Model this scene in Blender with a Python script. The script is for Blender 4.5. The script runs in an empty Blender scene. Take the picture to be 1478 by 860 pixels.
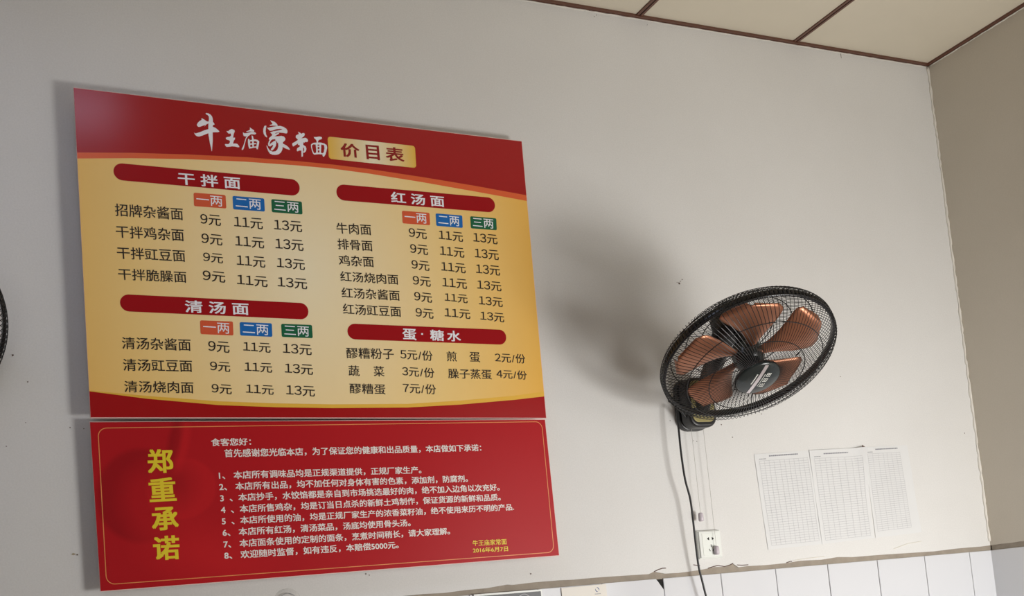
import bpy, bmesh, math, random
from mathutils import Vector, Matrix
random.seed(7)
PI = math.pi
sc = bpy.context.scene
COL = sc.collection

# ------------------------------------------------------------------ camera
FPX, PPX, PPY = 1645.60, 738.65, 744.18            # focal length and principal point in pixels of 1478x860
CAM = Vector((-3.0708, -2.7273, 1.1104))
_a, _b, _c = 0.4516, 0.0851, -0.0948
_f = Vector((math.sin(_a)*math.cos(_b), math.cos(_a)*math.cos(_b), math.sin(_b)))
_r = Vector((math.cos(_a), -math.sin(_a), 0)); _u = _r.cross(_f)
RX = _r*math.cos(_c) + _u*math.sin(_c); UX = -_r*math.sin(_c) + _u*math.cos(_c); FX = _f
cd = bpy.data.cameras.new('camera'); cam = bpy.data.objects.new('camera', cd); COL.objects.link(cam)
cam.matrix_world = Matrix(((RX.x, UX.x, -FX.x, CAM.x), (RX.y, UX.y, -FX.y, CAM.y), (RX.z, UX.z, -FX.z, CAM.z), (0, 0, 0, 1)))
cd.sensor_fit = 'HORIZONTAL'; cd.sensor_width = 36.0; cd.lens = FPX/1478*36
cd.shift_x = -(PPX-739)/1478; cd.shift_y = (PPY-430)/1478
cd.clip_start = 0.02
sc.camera = cam

# ------------------------------------------------------------------ light and exposure
sc.view_settings.view_transform = 'Standard'; sc.view_settings.look = 'None'
sc.view_settings.gamma = 1.0; sc.view_settings.use_curve_mapping = False
sc.view_settings.exposure = 0.0
w = bpy.data.worlds.new('world'); sc.world = w; w.use_nodes = True
w.node_tree.nodes['Background'].inputs[0].default_value = (0.95, 0.95, 0.93, 1)
w.node_tree.nodes['Background'].inputs[1].default_value = 0.8

def area(name, loc, rot, sx, sy, power, color):
    l = bpy.data.lights.new(name, 'AREA'); l.shape = 'RECTANGLE'; l.size = sx; l.size_y = sy
    l.energy = power; l.color = color
    o = bpy.data.objects.new(name, l); COL.objects.link(o); o.location = loc; o.rotation_euler = rot
    return o
# daylight through the shop doorway (behind and right of the camera, in a wall step added to bring the light nearer): sunlit
# pavement seen low down, dimmer open shade above it
YF = -3.45                                   # inner face of the front wall
YD = -2.20                                   # inner face of the added step that holds the doorway
DX0, DX1, DZ1 = -1.00, -0.04, 2.00
def aim(d): return Vector(d).to_track_quat('-Z', 'Y').to_euler()
area('pavement_daylight', (-0.52, YD-0.03, 0.62), aim((-0.28, 1, -0.06)), 0.74, 0.56, 43.5, (1.0, 0.985, 0.965))
area('doorway_daylight', ((DX0+DX1)/2, YD-0.10, 1.45), aim((-.3, 1, -.3)), 0.85, 0.8, 5.5, (1.0, 0.98, 0.95))
WX0, WX1, WZ0, WZ1 = -4.6, -3.5, 1.2, 2.2  # unseen window added in the front wall, only to let in fill light
area('added_window_fill', ((WX0+WX1)/2, YF-0.10, (WZ0+WZ1)/2), aim((0, 1, 0)), 1.0, 0.9, 5.5, (1.0, 0.97, 0.93))

# ------------------------------------------------------------------ helpers
def at(px, py, y=0.0):
    "point of the vertical plane at depth y that stands behind photograph pixel (px, py)"
    d = FX + RX*((px-PPX)/FPX) - UX*((py-PPY)/FPX)
    return CAM + d*((y-CAM.y)/d.y)

def nd(nt, t, **k):
    n = nt.nodes.new(t)
    for a, v in k.items(): setattr(n, a, v)
    return n
def mat(name, col, rough=0.6, metal=0.0, spec=0.5, coat=0.0, noise=0.0, nscale=8.0, bump=0.0, bscale=60.0, trans=0.0, alpha=1.0, tint=None):
    m = bpy.data.materials.new(name); m.use_nodes = True; nt = m.node_tree
    b = nt.nodes['Principled BSDF']; L = nt.links
    b.inputs['Base Color'].default_value = (*col, 1); b.inputs['Roughness'].default_value = rough
    b.inputs['Metallic'].default_value = metal; b.inputs['Specular IOR Level'].default_value = spec
    b.inputs['Coat Weight'].default_value = coat; b.inputs['Alpha'].default_value = alpha; b.inputs['Transmission Weight'].default_value = trans
    tc = nd(nt, 'ShaderNodeTexCoord')
    if noise:
        n = nd(nt, 'ShaderNodeTexNoise'); n.inputs['Scale'].default_value = nscale; n.inputs['Detail'].default_value = 5
        L.new(tc.outputs['Object'], n.inputs['Vector'])
        mx = nd(nt, 'ShaderNodeMix', data_type='RGBA')
        t2 = tint or tuple(c*(1-noise) for c in col)
        mx.inputs[6].default_value = (*t2, 1); mx.inputs[7].default_value = (*[min(1, c*(1+noise*0.4)) for c in col], 1)
        L.new(n.outputs['Fac'], mx.inputs[0]); L.new(mx.outputs[2], b.inputs['Base Color'])
    if bump:
        n2 = nd(nt, 'ShaderNodeTexNoise'); n2.inputs['Scale'].default_value = bscale; n2.inputs['Detail'].default_value = 4
        L.new(tc.outputs['Object'], n2.inputs['Vector'])
        bp = nd(nt, 'ShaderNodeBump'); bp.inputs['Strength'].default_value = bump; bp.inputs['Distance'].default_value = 0.002
        L.new(n2.outputs['Fac'], bp.inputs['Height']); L.new(bp.outputs['Normal'], b.inputs['Normal'])
    return m

def parts(o, loc=None):
    return o
def mesh(name, vs, fs, m, parent=None, smooth=False):
    "vs are world points (or local ones when parent is None); linked as one object"
    me = bpy.data.meshes.new(name)
    off = Vector((0, 0, 0)); q = parent
    while q is not None: off += q.location; q = q.parent
    me.from_pydata([tuple(Vector(v)-off) for v in vs], [], fs); me.update()
    if smooth: me.shade_smooth()
    if m: me.materials.append(m)
    o = bpy.data.objects.new(name, me); COL.objects.link(o)
    if parent is not None: o.parent = parent
    return o
def thing(name, label, cat, loc, group=None):
    o = bpy.data.objects.new(name, None); COL.objects.link(o); o.location = loc
    o.matrix_world = Matrix.Translation(loc)
    o['label'] = label; o['category'] = cat
    if group: o['group'] = group
    o.empty_display_size = 0.05
    return o
def tag(o, label, cat, group=None):
    o['label'] = label; o['category'] = cat
    if group: o['group'] = group
    return o
def structure(o): o['kind'] = 'structure'; return o

class MB:
    "collects solids"
    def __init__(s): s.v = []; s.f = []
    def add(s, vs, fs):
        n = len(s.v); s.v += [Vector(v) for v in vs]; s.f += [tuple(i+n for i in f) for f in fs]; return s
    def box(s, a, b):
        (x0, y0, z0), (x1, y1, z1) = a, b
        return s.add([(x0,y0,z0),(x1,y0,z0),(x1,y1,z0),(x0,y1,z0),(x0,y0,z1),(x1,y0,z1),(x1,y1,z1),(x0,y1,z1)],
                     [(0,3,2,1),(4,5,6,7),(0,1,5,4),(1,2,6,5),(2,3,7,6),(3,0,4,7)])
    def prism(s, poly, y0, y1):
        "poly: list of (x,z) seen from the front (-y), clockwise or not; front at y0"
        n = len(poly)
        area2 = sum(poly[i][0]*poly[(i+1)%n][1]-poly[(i+1)%n][0]*poly[i][1] for i in range(n))
        if area2 < 0: poly = poly[::-1]
        vs = [(x, y0, z) for x, z in poly] + [(x, y1, z) for x, z in poly]
        fs = [tuple(range(n)), tuple(range(2*n-1, n-1, -1))] + [(i, i+n, (i+1) % n+n, (i+1) % n) for i in range(n)]
        return s.add(vs, fs)
    def tube(s, pts, r, seg=6, closed=False, radii=None, cap=True):
        pts = [Vector(p) for p in pts]; n = len(pts); base = len(s.v); rings = []
        prev = None
        for i, p in enumerate(pts):
            if closed: t = pts[(i+1) % n]-pts[i-1]
            else: t = pts[min(i+1, n-1)]-pts[max(i-1, 0)]
            t.normalize()
            if prev is None:
                ref = Vector((0, 0, 1)) if abs(t.z) < 0.9 else Vector((1, 0, 0))
                a = t.cross(ref).normalized()
            else: a = (prev - t*prev.dot(t)).normalized()
            prev = a; b = t.cross(a); rr = radii[i] if radii else r
            for k in range(seg):
                q = 2*PI*k/seg; s.v.append(p + a*(rr*math.cos(q)) + b*(rr*math.sin(q)))
        m = n if closed else n-1
        for i in range(m):
            for k in range(seg):
                j = (i+1) % n
                s.f.append((base+i*seg+k, base+i*seg+(k+1) % seg, base+j*seg+(k+1) % seg, base+j*seg+k))
        if not closed and cap:
            s.f.append(tuple(base+k for k in reversed(range(seg)))); s.f.append(tuple(base+(n-1)*seg+k for k in range(seg)))
        return s
    def lathe(s, prof, seg=48, M=None, capa=False, capb=False):
        "prof: (radius, height) along local z"
        base = len(s.v); n = len(prof)
        for r, z in prof:
            for k in range(seg):
                q = 2*PI*k/seg; v = Vector((r*math.cos(q), r*math.sin(q), z)); s.v.append(M @ v if M else v)
        for i in range(n-1):
            for k in range(seg):
                s.f.append((base+i*seg+k, base+i*seg+(k+1) % seg, base+(i+1)*seg+(k+1) % seg, base+(i+1)*seg+k))
        if capa: s.f.append(tuple(base+k for k in reversed(range(seg))))
        if capb: s.f.append(tuple(base+(n-1)*seg+k for k in range(seg)))
        return s
    def build(s, name, m, parent=None, smooth=False): return mesh(name, s.v, s.f, m, parent, smooth)

def bevel(o, wd, seg=2):
    b = o.modifiers.new('bevel', 'BEVEL'); b.width = wd; b.segments = seg; b.limit_method = 'ANGLE'; return o

# ------------------------------------------------------------------ materials
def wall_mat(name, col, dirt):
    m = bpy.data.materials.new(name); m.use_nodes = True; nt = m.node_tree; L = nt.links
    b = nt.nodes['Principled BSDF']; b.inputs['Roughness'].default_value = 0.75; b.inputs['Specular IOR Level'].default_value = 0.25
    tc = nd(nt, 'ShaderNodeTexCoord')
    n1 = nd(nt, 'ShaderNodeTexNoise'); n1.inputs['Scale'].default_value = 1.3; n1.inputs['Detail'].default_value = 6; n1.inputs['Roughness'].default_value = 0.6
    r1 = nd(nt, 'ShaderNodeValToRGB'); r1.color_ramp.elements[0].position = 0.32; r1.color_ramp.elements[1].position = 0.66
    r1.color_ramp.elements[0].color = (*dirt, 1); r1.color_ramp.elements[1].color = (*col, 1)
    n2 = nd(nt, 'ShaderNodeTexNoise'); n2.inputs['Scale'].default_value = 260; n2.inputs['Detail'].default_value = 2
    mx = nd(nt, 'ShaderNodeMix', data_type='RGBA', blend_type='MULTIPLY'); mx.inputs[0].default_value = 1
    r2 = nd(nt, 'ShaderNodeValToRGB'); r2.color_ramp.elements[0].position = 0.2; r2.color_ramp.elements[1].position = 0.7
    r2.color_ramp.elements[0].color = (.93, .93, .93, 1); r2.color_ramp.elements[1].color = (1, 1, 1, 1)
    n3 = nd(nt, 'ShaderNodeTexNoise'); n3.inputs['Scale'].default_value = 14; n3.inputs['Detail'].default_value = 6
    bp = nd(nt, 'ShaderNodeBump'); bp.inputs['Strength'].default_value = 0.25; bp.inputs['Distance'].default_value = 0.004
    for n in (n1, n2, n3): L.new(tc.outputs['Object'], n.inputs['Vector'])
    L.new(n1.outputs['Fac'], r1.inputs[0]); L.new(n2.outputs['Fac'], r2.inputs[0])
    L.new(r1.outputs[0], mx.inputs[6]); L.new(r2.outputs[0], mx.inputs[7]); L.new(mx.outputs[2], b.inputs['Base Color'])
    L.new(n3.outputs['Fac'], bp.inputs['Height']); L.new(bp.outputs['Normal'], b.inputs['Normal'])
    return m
M = {}
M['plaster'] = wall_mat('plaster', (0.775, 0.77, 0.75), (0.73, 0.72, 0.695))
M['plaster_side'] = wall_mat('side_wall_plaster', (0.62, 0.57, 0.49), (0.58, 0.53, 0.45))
M['ceiling'] = mat('ceiling_panel_cream', (0.74, 0.68, 0.55), 0.55, noise=0.07, nscale=5, bump=0.15, bscale=30)
M['brown'] = mat('brown_trim', (0.135, 0.055, 0.035), 0.4)
M['brown_dark'] = mat('brown_groove', (0.035, 0.014, 0.010), 0.5)
M['caulk'] = mat('white_caulk', (0.80, 0.77, 0.70), 0.6, noise=0.15, nscale=30, bump=0.4, bscale=80)
M['cement'] = mat('rough_cement', (0.36, 0.31, 0.25), 0.9, noise=0.35, nscale=25, bump=0.8, bscale=90)
M['tile'] = mat('glazed_white_tile', (0.70, 0.71, 0.735), 0.12, spec=0.6)
M['dim_wall'] = wall_mat('painted_wall', (0.42, 0.38, 0.33), (0.38, 0.34, 0.29))
M['grout'] = mat('dark_grout', (0.24, 0.21, 0.19), 0.9)
M['floor'] = mat('floor_tile', (0.24, 0.19, 0.15), 0.3, noise=0.1)
M['red'] = mat('printed_red', (0.39, 0.008, 0.010), 0.22, spec=0.5)
M['red_pill'] = mat('banner_red', (0.36, 0.008, 0.012), 0.28, spec=0.2)
M['foam'] = mat('white_foam_board_edge', (0.85, 0.62, 0.58), 0.6)
M['orange'] = mat('printed_orange', (0.80, 0.13, 0.035), 0.32, coat=0.3)
M['gold'] = mat('printed_gold', (0.86, 0.50, 0.06), 0.32, coat=0.3)
M['tag_orange'] = mat('tag_orange', (0.72, 0.11, 0.04), 0.35)
M['tag_blue'] = mat('tag_blue', (0.006, 0.15, 0.50), 0.35)
M['tag_green'] = mat('tag_green', (0.006, 0.13, 0.055), 0.35)
M['ink'] = mat('black_ink', (0.022, 0.014, 0.010), 0.4)
M['white_ink'] = mat('white_print', (0.93, 0.93, 0.97), 0.35)
M['white_text'] = mat('promise_white_print', (0.88, 0.82, 0.78), 0.4)
M['yellow_ink'] = mat('yellow_print', (0.85, 0.66, 0.03), 0.35)
M['line_ink'] = mat('orange_line_print', (0.80, 0.28, 0.09), 0.35)
M['title_red'] = mat('dark_red_ink', (0.30, 0.012, 0.012), 0.35)
M['black'] = mat('black_plastic', (0.012, 0.012, 0.013), 0.38, bump=0.05)
M['wire'] = mat('black_wire', (0.008, 0.008, 0.009), 0.4)
M['ring'] = mat('black_ring_plastic', (0.010, 0.010, 0.012), 0.22)
M['copper'] = mat('copper_blade', (0.50, 0.215, 0.125), 0.34, metal=0.75, spec=0.5)
M['cap'] = mat('hub_cap_black', (0.018, 0.024, 0.024), 0.16)
M['silver'] = mat('silver_strip', (0.72, 0.66, 0.67), 0.25, metal=0.6)
M['silver_ink'] = mat('silver_print', (0.75, 0.75, 0.70), 0.4)
M['olive'] = mat('olive_gold_plate', (0.36, 0.31, 0.13), 0.4, metal=0.2)
M['white_plastic'] = mat('white_plastic', (0.80, 0.82, 0.78), 0.3)
M['lilac'] = mat('greyish_lilac_plastic', (0.58, 0.52, 0.56), 0.3)
M['string'] = mat('grey_string', (0.55, 0.53, 0.50), 0.8)
M['paper'] = mat('white_paper', (0.74, 0.745, 0.74), 0.7, noise=0.04, nscale=10)
M['table_ink'] = mat('grey_table_ink', (0.44, 0.44, 0.46), 0.7)
M['head_ink'] = mat('dark_title_ink', (0.22, 0.22, 0.25), 0.7)
M['stain'] = mat('brown_stain', (0.16, 0.10, 0.08), 0.9, noise=0.4, nscale=200)
M['hole'] = mat('dark_hole', (0.01, 0.009, 0.008), 0.9)
M['dark_sign'] = mat('dark_grey_sign', (0.045, 0.045, 0.048), 0.25)
M['grey_ink'] = mat('grey_print', (0.32, 0.32, 0.33), 0.5)
M['beige'] = mat('beige_card', (0.72, 0.68, 0.61), 0.4)
M['navy'] = mat('navy_print', (0.06, 0.10, 0.25), 0.4)
M['clear'] = mat('clear_plastic', (0.85, 0.85, 0.82), 0.1, alpha=0.22)
M['wood'] = mat('door_frame_paint', (0.55, 0.52, 0.47), 0.5)

def field_mat():
    "the price list's printed ground: pale in the middle, amber to the sides"
    m = bpy.data.materials.new('printed_yellow_field'); m.use_nodes = True; nt = m.node_tree; L = nt.links
    b = nt.nodes['Principled BSDF']; b.inputs['Roughness'].default_value = 0.28; b.inputs['Specular IOR Level'].default_value = 0.2
    tc = nd(nt, 'ShaderNodeTexCoord'); mp = nd(nt, 'ShaderNodeMapping', vector_type='POINT')
    mp.inputs['Scale'].default_value = (1/0.74, 0, 1/1.05); mp.inputs['Location'].default_value = (0.0, 0, -0.36)
    g = nd(nt, 'ShaderNodeTexGradient', gradient_type='SPHERICAL')
    r = nd(nt, 'ShaderNodeValToRGB'); e = r.color_ramp.elements
    e[0].position = 0.0; e[0].color = (0.88, 0.46, 0.055, 1); e[1].position = 1.0; e[1].color = (0.95, 0.84, 0.58, 1)
    k = r.color_ramp.elements.new(0.45); k.color = (0.93, 0.66, 0.26, 1)
    L.new(tc.outputs['Object'], mp.inputs[0]); L.new(mp.outputs[0], g.inputs[0]); L.new(g.outputs['Fac'], r.inputs[0]); L.new(r.outputs[0], b.inputs['Base Color'])
    return m
M['field'] = field_mat()
def tag_gold():
    m = bpy.data.materials.new('title_tag_gold'); m.use_nodes = True; nt = m.node_tree; L = nt.links
    b = nt.nodes['Principled BSDF']; b.inputs['Roughness'].default_value = 0.3
    tc = nd(nt, 'ShaderNodeTexCoord'); sp = nd(nt, 'ShaderNodeSeparateXYZ'); r = nd(nt, 'ShaderNodeValToRGB'); e = r.color_ramp.elements
    e[0].position = 0.0; e[0].color = (0.86, 0.52, 0.07, 1); e[1].position = 1.0; e[1].color = (0.86, 0.52, 0.07, 1)
    k = e.new(0.5); k.color = (0.93, 0.86, 0.62, 1)
    L.new(tc.outputs['Generated'], sp.inputs[0]); L.new(sp.outputs[0], r.inputs[0]); L.new(r.outputs[0], b.inputs['Base Color'])
    return m
M['tag_gold'] = tag_gold()

# ------------------------------------------------------------------ room shell
X0, Y1, H = -5.2, YF, 2.85
TZ = 1.1684            # top of the tiled dado
# lower edge of the plaster, read along the wall (x, z)
lowpx = [(740,844),(770,840.3),(807,837.3),(829,836.3),(857.6,833.6),(900.8,830.6),(936.5,828.4),(944,824.8),(960,827.7),(981,826.5),(1002,823.7),(1015,821.6),(1032.6,818.0),(1048,817.8),(1058,813.2),(1066,818.5),(1080,816.7),(1105,815.4),(1134.4,812.5),(1155.3,809.0),(1186.5,807.5),(1209,803.8),(1231,803.8),(1270,800.6),(1310,798),(1350,795.4),(1380,791.6),(1400,789.8),(1416,788.6),(1428,787)]
low = []
x = X0
while x < -1.78:
    low.append((x, 1.186 + 0.006*math.sin(x*7)+random.uniform(-.002, .002))); x += 0.06
for p in lowpx:
    q = at(*p); low.append((q.x, max(q.z, TZ+0.003)))
low[-1] = (0.0, low[-1][1])
wall_back = structure(MB().prism(low + [(0.0, H), (X0, H)], 0.0, 0.05).build('wall_back', M['plaster']))
# cement bed behind the plaster edge and the tiles
o = MB().box((X0, 0.006, TZ-0.0015), (0.12, 0.05, TZ+0.06)).build('cement_strip', M['cement'], wall_back)
o = MB().box((X0, 0.009, 0), (0.12, 0.05, TZ-0.001)).build('grout_bed', M['grout'], wall_back)
# right wall, with the doorway the daylight comes through
rb = MB()
rb.box((0, -0.0, TZ+0.016), (0.12, 0.05, H))
rlow = [(0.0, TZ+0.016)] + [(-0.04*k, TZ+0.016+random.uniform(-.003, .003)) for k in range(1, 33)] + [(-1.28, H), (0.0, H)]
n0 = len(rb.v)
ar = [(yy, zz) for yy, zz in rlow]
nn = len(ar)
rb.add([(0, yy, zz) for yy, zz in ar] + [(0.12, yy, zz) for yy, zz in ar],
       [tuple(range(nn)), tuple(range(2*nn-1, nn-1, -1))] + [(i, i+nn, (i+1) % nn+nn, (i+1) % nn) for i in range(nn)])
rb.box((0.0, Y1, 0), (0.12, -1.28, H))
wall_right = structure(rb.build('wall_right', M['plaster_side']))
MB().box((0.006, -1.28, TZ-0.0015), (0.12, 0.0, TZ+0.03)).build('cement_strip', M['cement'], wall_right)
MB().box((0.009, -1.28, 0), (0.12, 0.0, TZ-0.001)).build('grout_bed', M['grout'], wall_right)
wall_left = structure(MB().box((X0-0.12, Y1, 0), (X0, 0.05, H)).build('wall_left', M['dim_wall']))
fb = MB().box((X0, Y1-.12, 0), (WX0, Y1, H)).box((WX0, Y1-.12, 0), (WX1, Y1, WZ0)).box((WX0, Y1-.12, WZ1), (WX1, Y1, H)).box((WX1, Y1-.12, 0), (-1.30, Y1, H)).box((-1.42, Y1, 0), (-1.30, YD, H)).box((-1.30, YD-.12, 0), (DX0, YD, H)).box((DX0, YD-.12, DZ1), (DX1, YD, H)).box((DX1, YD-.12, 0), (0.12, YD, H))
wall_front = structure(fb.build('wall_front', M['dim_wall']))
floor = structure(MB().box((X0-0.12, Y1-0.12, -0.05), (0.12, 0.05, 0)).build('floor', M['floor']))
# door frame and frame of the added fill window (out of the picture)
d = structure(MB().box((DX0, YD-.13, 0), (DX0+.04, YD+.01, DZ1)).box((DX1-.04, YD-.13, 0), (DX1, YD+.01, DZ1)).box((DX0, YD-.13, DZ1-.04), (DX1, YD+.01, DZ1)).build('door_1', M['wood']))
wb = MB().box((WX0, Y1-0.1, WZ0), (WX0+.04, Y1-.02, WZ1)).box((WX1-.04, Y1-0.1, WZ0), (WX1, Y1-.02, WZ1)).box((WX0, Y1-0.1, WZ0), (WX1, Y1-.02, WZ0+.04)).box((WX0, Y1-0.1, WZ1-.04), (WX1, Y1-.02, WZ1))
structure(wb.build('added_window', M['wood']))

# tiles of the dado
TW = 0.19946; TX0 = -0.89323
def tile_mesh(wd, ht, name='tile'):
    me = bpy.data.meshes.new(name); b = 0.0012
    vs = [(0,0,0),(wd,0,0),(wd,0,ht),(0,0,ht)]
    ins = [(b,-.0035,b),(wd-b,-.0035,b),(wd-b,-.0035,ht-b),(b,-.0035,ht-b)]
    mid = [(0,-.0025,0),(wd,-.0025,0),(wd,-.0025,ht),(0,-.0025,ht)]
    fs = [(8,9,10,11)] + [(4+i,4+(i+1)%4,8+(i+1)%4,8+i) for i in range(4)] + [(i,(i+1)%4,4+(i+1)%4,4+i) for i in range(4)]
    me.from_pydata(vs+mid+ins, [], fs); me.materials.append(M['tile']); return me
TH = 0.2955; G = 0.0022
tm = tile_mesh(TW-G, TH)
def put_tile(me, loc, rz, parent):
    o = bpy.data.objects.new('tile', me); COL.objects.link(o); o.parent = parent; o.location = loc; o.rotation_euler.z = rz; return o
zrow = TZ
for row in range(4):
    ztop = TZ - row*(TH+G); z = ztop-TH
    ht = TH
    me = tm
    if z < 0: me = None; ht = ztop-0.001
    for k in range(-21, 5):
        xa = TX0+k*TW
        if xa < X0: continue
        if row == 0 and k == -3: continue
        wd = TW-G
        if xa+wd > 0.003: wd = 0.003-xa
        mm = me if (me and wd == TW-G) else tile_mesh(wd, ht)
        jit = random.uniform(-.0006, .0006)
        put_tile(mm, (xa+G/2, 0.006+jit, z if me else 0.001), 0, wall_back)
    for k in range(0, 7):
        ya = 0.0055-k*TW
        if ya-TW < -1.28: continue
        mm = me if me else tile_mesh(TW-G, ht)
        put_tile(mm, (0.006, ya, z if me else 0.001), -PI/2, wall_right)
# the tile whose upper right corner has broken away
xa = TX0-3*TW+G/2; xb = xa+TW-G
ca, cb = at(946.5, 834.6, 0.0025), at(961.0, 850.5, 0.0025)
br = MB().prism([(xa, TZ-TH), (xb, TZ-TH), (xb, cb.z), (xb-0.012, cb.z+0.017), (ca.x+0.008, TZ-0.010), (ca.x, TZ), (xa, TZ)], 0.0025, 0.006).build('tile', M['tile'], wall_back)
br['label'] = 'white tile with a broken upper right corner'
MB().prism([(ca.x-.001, TZ), (xb+.002, TZ), (xb+.002, cb.z-.004), (xb-.014, cb.z+.016), (ca.x+0.007, TZ-0.012)], 0.0062, 0.0085).build('broken_gap', M['hole'], wall_back)

# ceiling: panels between brown joint strips
ceiling = structure(MB().box((X0-0.12, Y1-0.12, H+0.006), (0.12, 0.05, H+0.06)).build('ceiling', M['brown_dark']))
SX = [-0.5821 - 0.592*k for k in range(-1, 9)]
SY = [0.0 - 1.19*k for k in range(0, 6)]
pm = {}
xs = [0.0] + [s for s in SX if s < -0.1] ; xs = [q for q in xs if q > X0] + [X0]
ys = SY[:3] + [Y1]
for i in range(len(xs)-1):
    for j in range(len(ys)-1):
        wx, wy = xs[i]-xs[i+1], ys[j]-ys[j+1]
        key = (round(wx, 3), round(wy, 3))
        if key not in pm:
            q = MB().box((0.001, 0.001, 0), (wx-0.001, wy-0.001, 0.008)); me = bpy.data.meshes.new('panel')
            me.from_pydata(q.v, [], q.f); me.materials.append(M['ceiling']); pm[key] = me
        o = bpy.data.objects.new('panel', pm[key]); COL.objects.link(o); o.parent = ceiling; o.location = (xs[i+1], ys[j+1], H)
def strip_x(x):       # a joint strip running away from the back wall
    b = MB().box((x-.0105, Y1, H-.004), (x-.0025, -0.008, H+.001)).box((x+.0025, Y1, H-.004), (x+.0105, -0.008, H+.001))
    o = b.build('joint_strip', M['brown'], ceiling)
    MB().box((x-.0028, Y1, H-.0022), (x+.0028, -0.008, H+.001)).build('strip_groove', M['brown_dark'], o)
for s in xs[1:-1]: strip_x(s)
for s in ys[1:-1]:
    o = MB().box((X0, s-.0105, H-.0035), (0, s-.0025, H+.001)).box((X0, s+.0025, H-.0035), (0, s+.0105, H+.001)).build('joint_strip', M['brown'], ceiling)
structure(MB().box((X0, -0.011, H-.0065), (0.0, 0.0, H)).build('trim_1', M['brown']))
structure(MB().box((-0.011, Y1, H-.0065), (0.0, -0.011, H)).build('trim_2', M['brown']))
def bead(name, a, b, n, r0, jit, axis):
    a = Vector(a); b = Vector(b); pts = []; rad = []
    for i in range(n+1):
        p = a.lerp(b, i/n); p[axis] += random.uniform(-jit, jit); pts.append(p); rad.append(r0*random.uniform(.55, 1.35))
    return structure(MB().tube(pts, r0, 5, radii=rad).build(name, M['caulk'], None, True))
bead('trim_3', (X0+.01, -0.0005, H-.0092), (-.006, -0.0005, H-.0092), 300, .0022, .0007, 2)
bead('trim_4', (-0.0005, -1.6, H-.0092), (-0.0005, -.006, H-.0092), 90, .0020, .0007, 2)
bead('trim_5', (-.0018, -.0018, TZ+0.03), (-.0018, -.0018, H-.011), 130, .0046, .0020, 0)

lm = thing('ceiling_lamp', 'long white lamp panel on the ceiling above the price board', 'lamp', (-3.1, -0.98, H-.045))
bevel(MB().box((-3.68, -1.10, H-.045), (-2.55, -.86, H)).build('lamp_housing', M['caulk'], lm), .004)
em = bpy.data.materials.new('lamp_diffuser'); em.use_nodes = True; eb = em.node_tree.nodes['Principled BSDF']
eb.inputs['Base Color'].default_value = (.8, .8, .8, 1); eb.inputs['Emission Color'].default_value = (.66, .74, 1.0, 1); eb.inputs['Emission Strength'].default_value = 5.5
MB().box((-3.66, -1.085, H-.047), (-2.57, -.875, H-.0445)).build('diffuser', em, lm)

# small marks and nail holes on the plaster
def blob(px, py, r, m, name='stain', y=0.0, e=1.0, parent=wall_back):
    c = at(px, py, y); n = 9; vs = []
    for k in range(n):
        q = 2*PI*k/n; rr = r*random.uniform(.65, 1.2); vs.append((c.x+rr*math.cos(q), c.z+rr*math.sin(q)*e))
    MB().prism(vs, y-.0012, y+.001).build(name, m, parent)
for (px, py, r) in [(980.3,409,.0032),(984.5,403.5,.0016),(982,406,.0012),(977,407.5,.0010),(1383,427,.0034),(1385.5,429,.0022),(1352.5,52.5,.0),(1064,572,.0),(1041,612.7,.0016),(1099,597.3,.0016),(1213,543.5,.0011),(1392,625,.0016),
                    (18.5,512.5,.0022),(40,551,.0014),(101,617,.0014),(121,618.5,.0012),(37,610,.0010),(9,644,.0012),(111.5,800.5,.0018),(418,760,.0),(1063.5,158.0,.0),
                    (528,828,.0018),(533,830,.0012),(1016,639,.0),(967,607,.0010),(1057,631,.0014),(1000.5,636,.0009),(1005.6,637,.0011),(861,22,.0012),(858,24,.001),(844,15.5,.0013),(851,15.8,.0022),(934,36,.001),(766,828,.0018)]:
    if r: blob(px, py, r, M['stain'])
blob(106, 799.5, .0045, mat('tan_smudge', (.45, .38, .27), .9), e=.5)
cr = at(1213, 75); MB().prism([(cr.x-.001, cr.z+.006), (cr.x+.0012, cr.z+.006), (cr.x+.0006, cr.z-.022), (cr.x, cr.z-.022)], -.0008, .001).build('crack', M['stain'], wall_back)
# curling cracks in the loose plaster edge near the socket
for pts in [[(944,825),(950,822),(956,820),(961,819.8)],[(1001,815),(1006,815.8),(1010,816)],[(1022,820),(1030,817.5),(1036,816),(1046,817.5),(1053,815.5),(1058,812.8)],[(1064,815.2),(1071,815.6),(1080,815)],[(1135,812),(1141,810),(1143,810)],
            [(1290,792),(1310,784.5),(1330,781)],[(1145,809),(1160,806.5),(1190,803)]]:
    MB().tube([at(a, b, -.0004) for a, b in pts], .0013, 5).build('crack', M['stain'] if pts[0][0] < 1140 else M['caulk'], wall_back)

# ------------------------------------------------------------------ lettering
_depsg = None
def text_mesh(s, bold=0.0):
    cu = bpy.data.curves.new('t', 'FONT'); cu.body = s; cu.resolution_u = 3; cu.fill_mode = 'FRONT'
    o = bpy.data.objects.new('t', cu); COL.objects.link(o); bpy.context.view_layer.update()
    dg = bpy.context.evaluated_depsgraph_get()
    me = bpy.data.meshes.new_from_object(o.evaluated_get(dg))
    vs = [(v.co.x, v.co.y) for v in me.vertices]; fs = [tuple(p.vertices) for p in me.polygons]
    bpy.data.objects.remove(o); bpy.data.curves.remove(cu); bpy.data.meshes.remove(me)
    if bold:      # heavier strokes: the same outline printed four times, a hair apart
        n = len(vs); V = []; Fq = []
        for i, (dx, dy) in enumerate(((-1, -.7), (1, -.7), (-1, .7), (1, .7))):
            V += [(a+dx*bold, b+dy*bold, i) for a, b in vs]; Fq += [tuple(k+n*i for k in f) for f in fs]
        vs, fs = V, Fq
    return vs, fs
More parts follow.
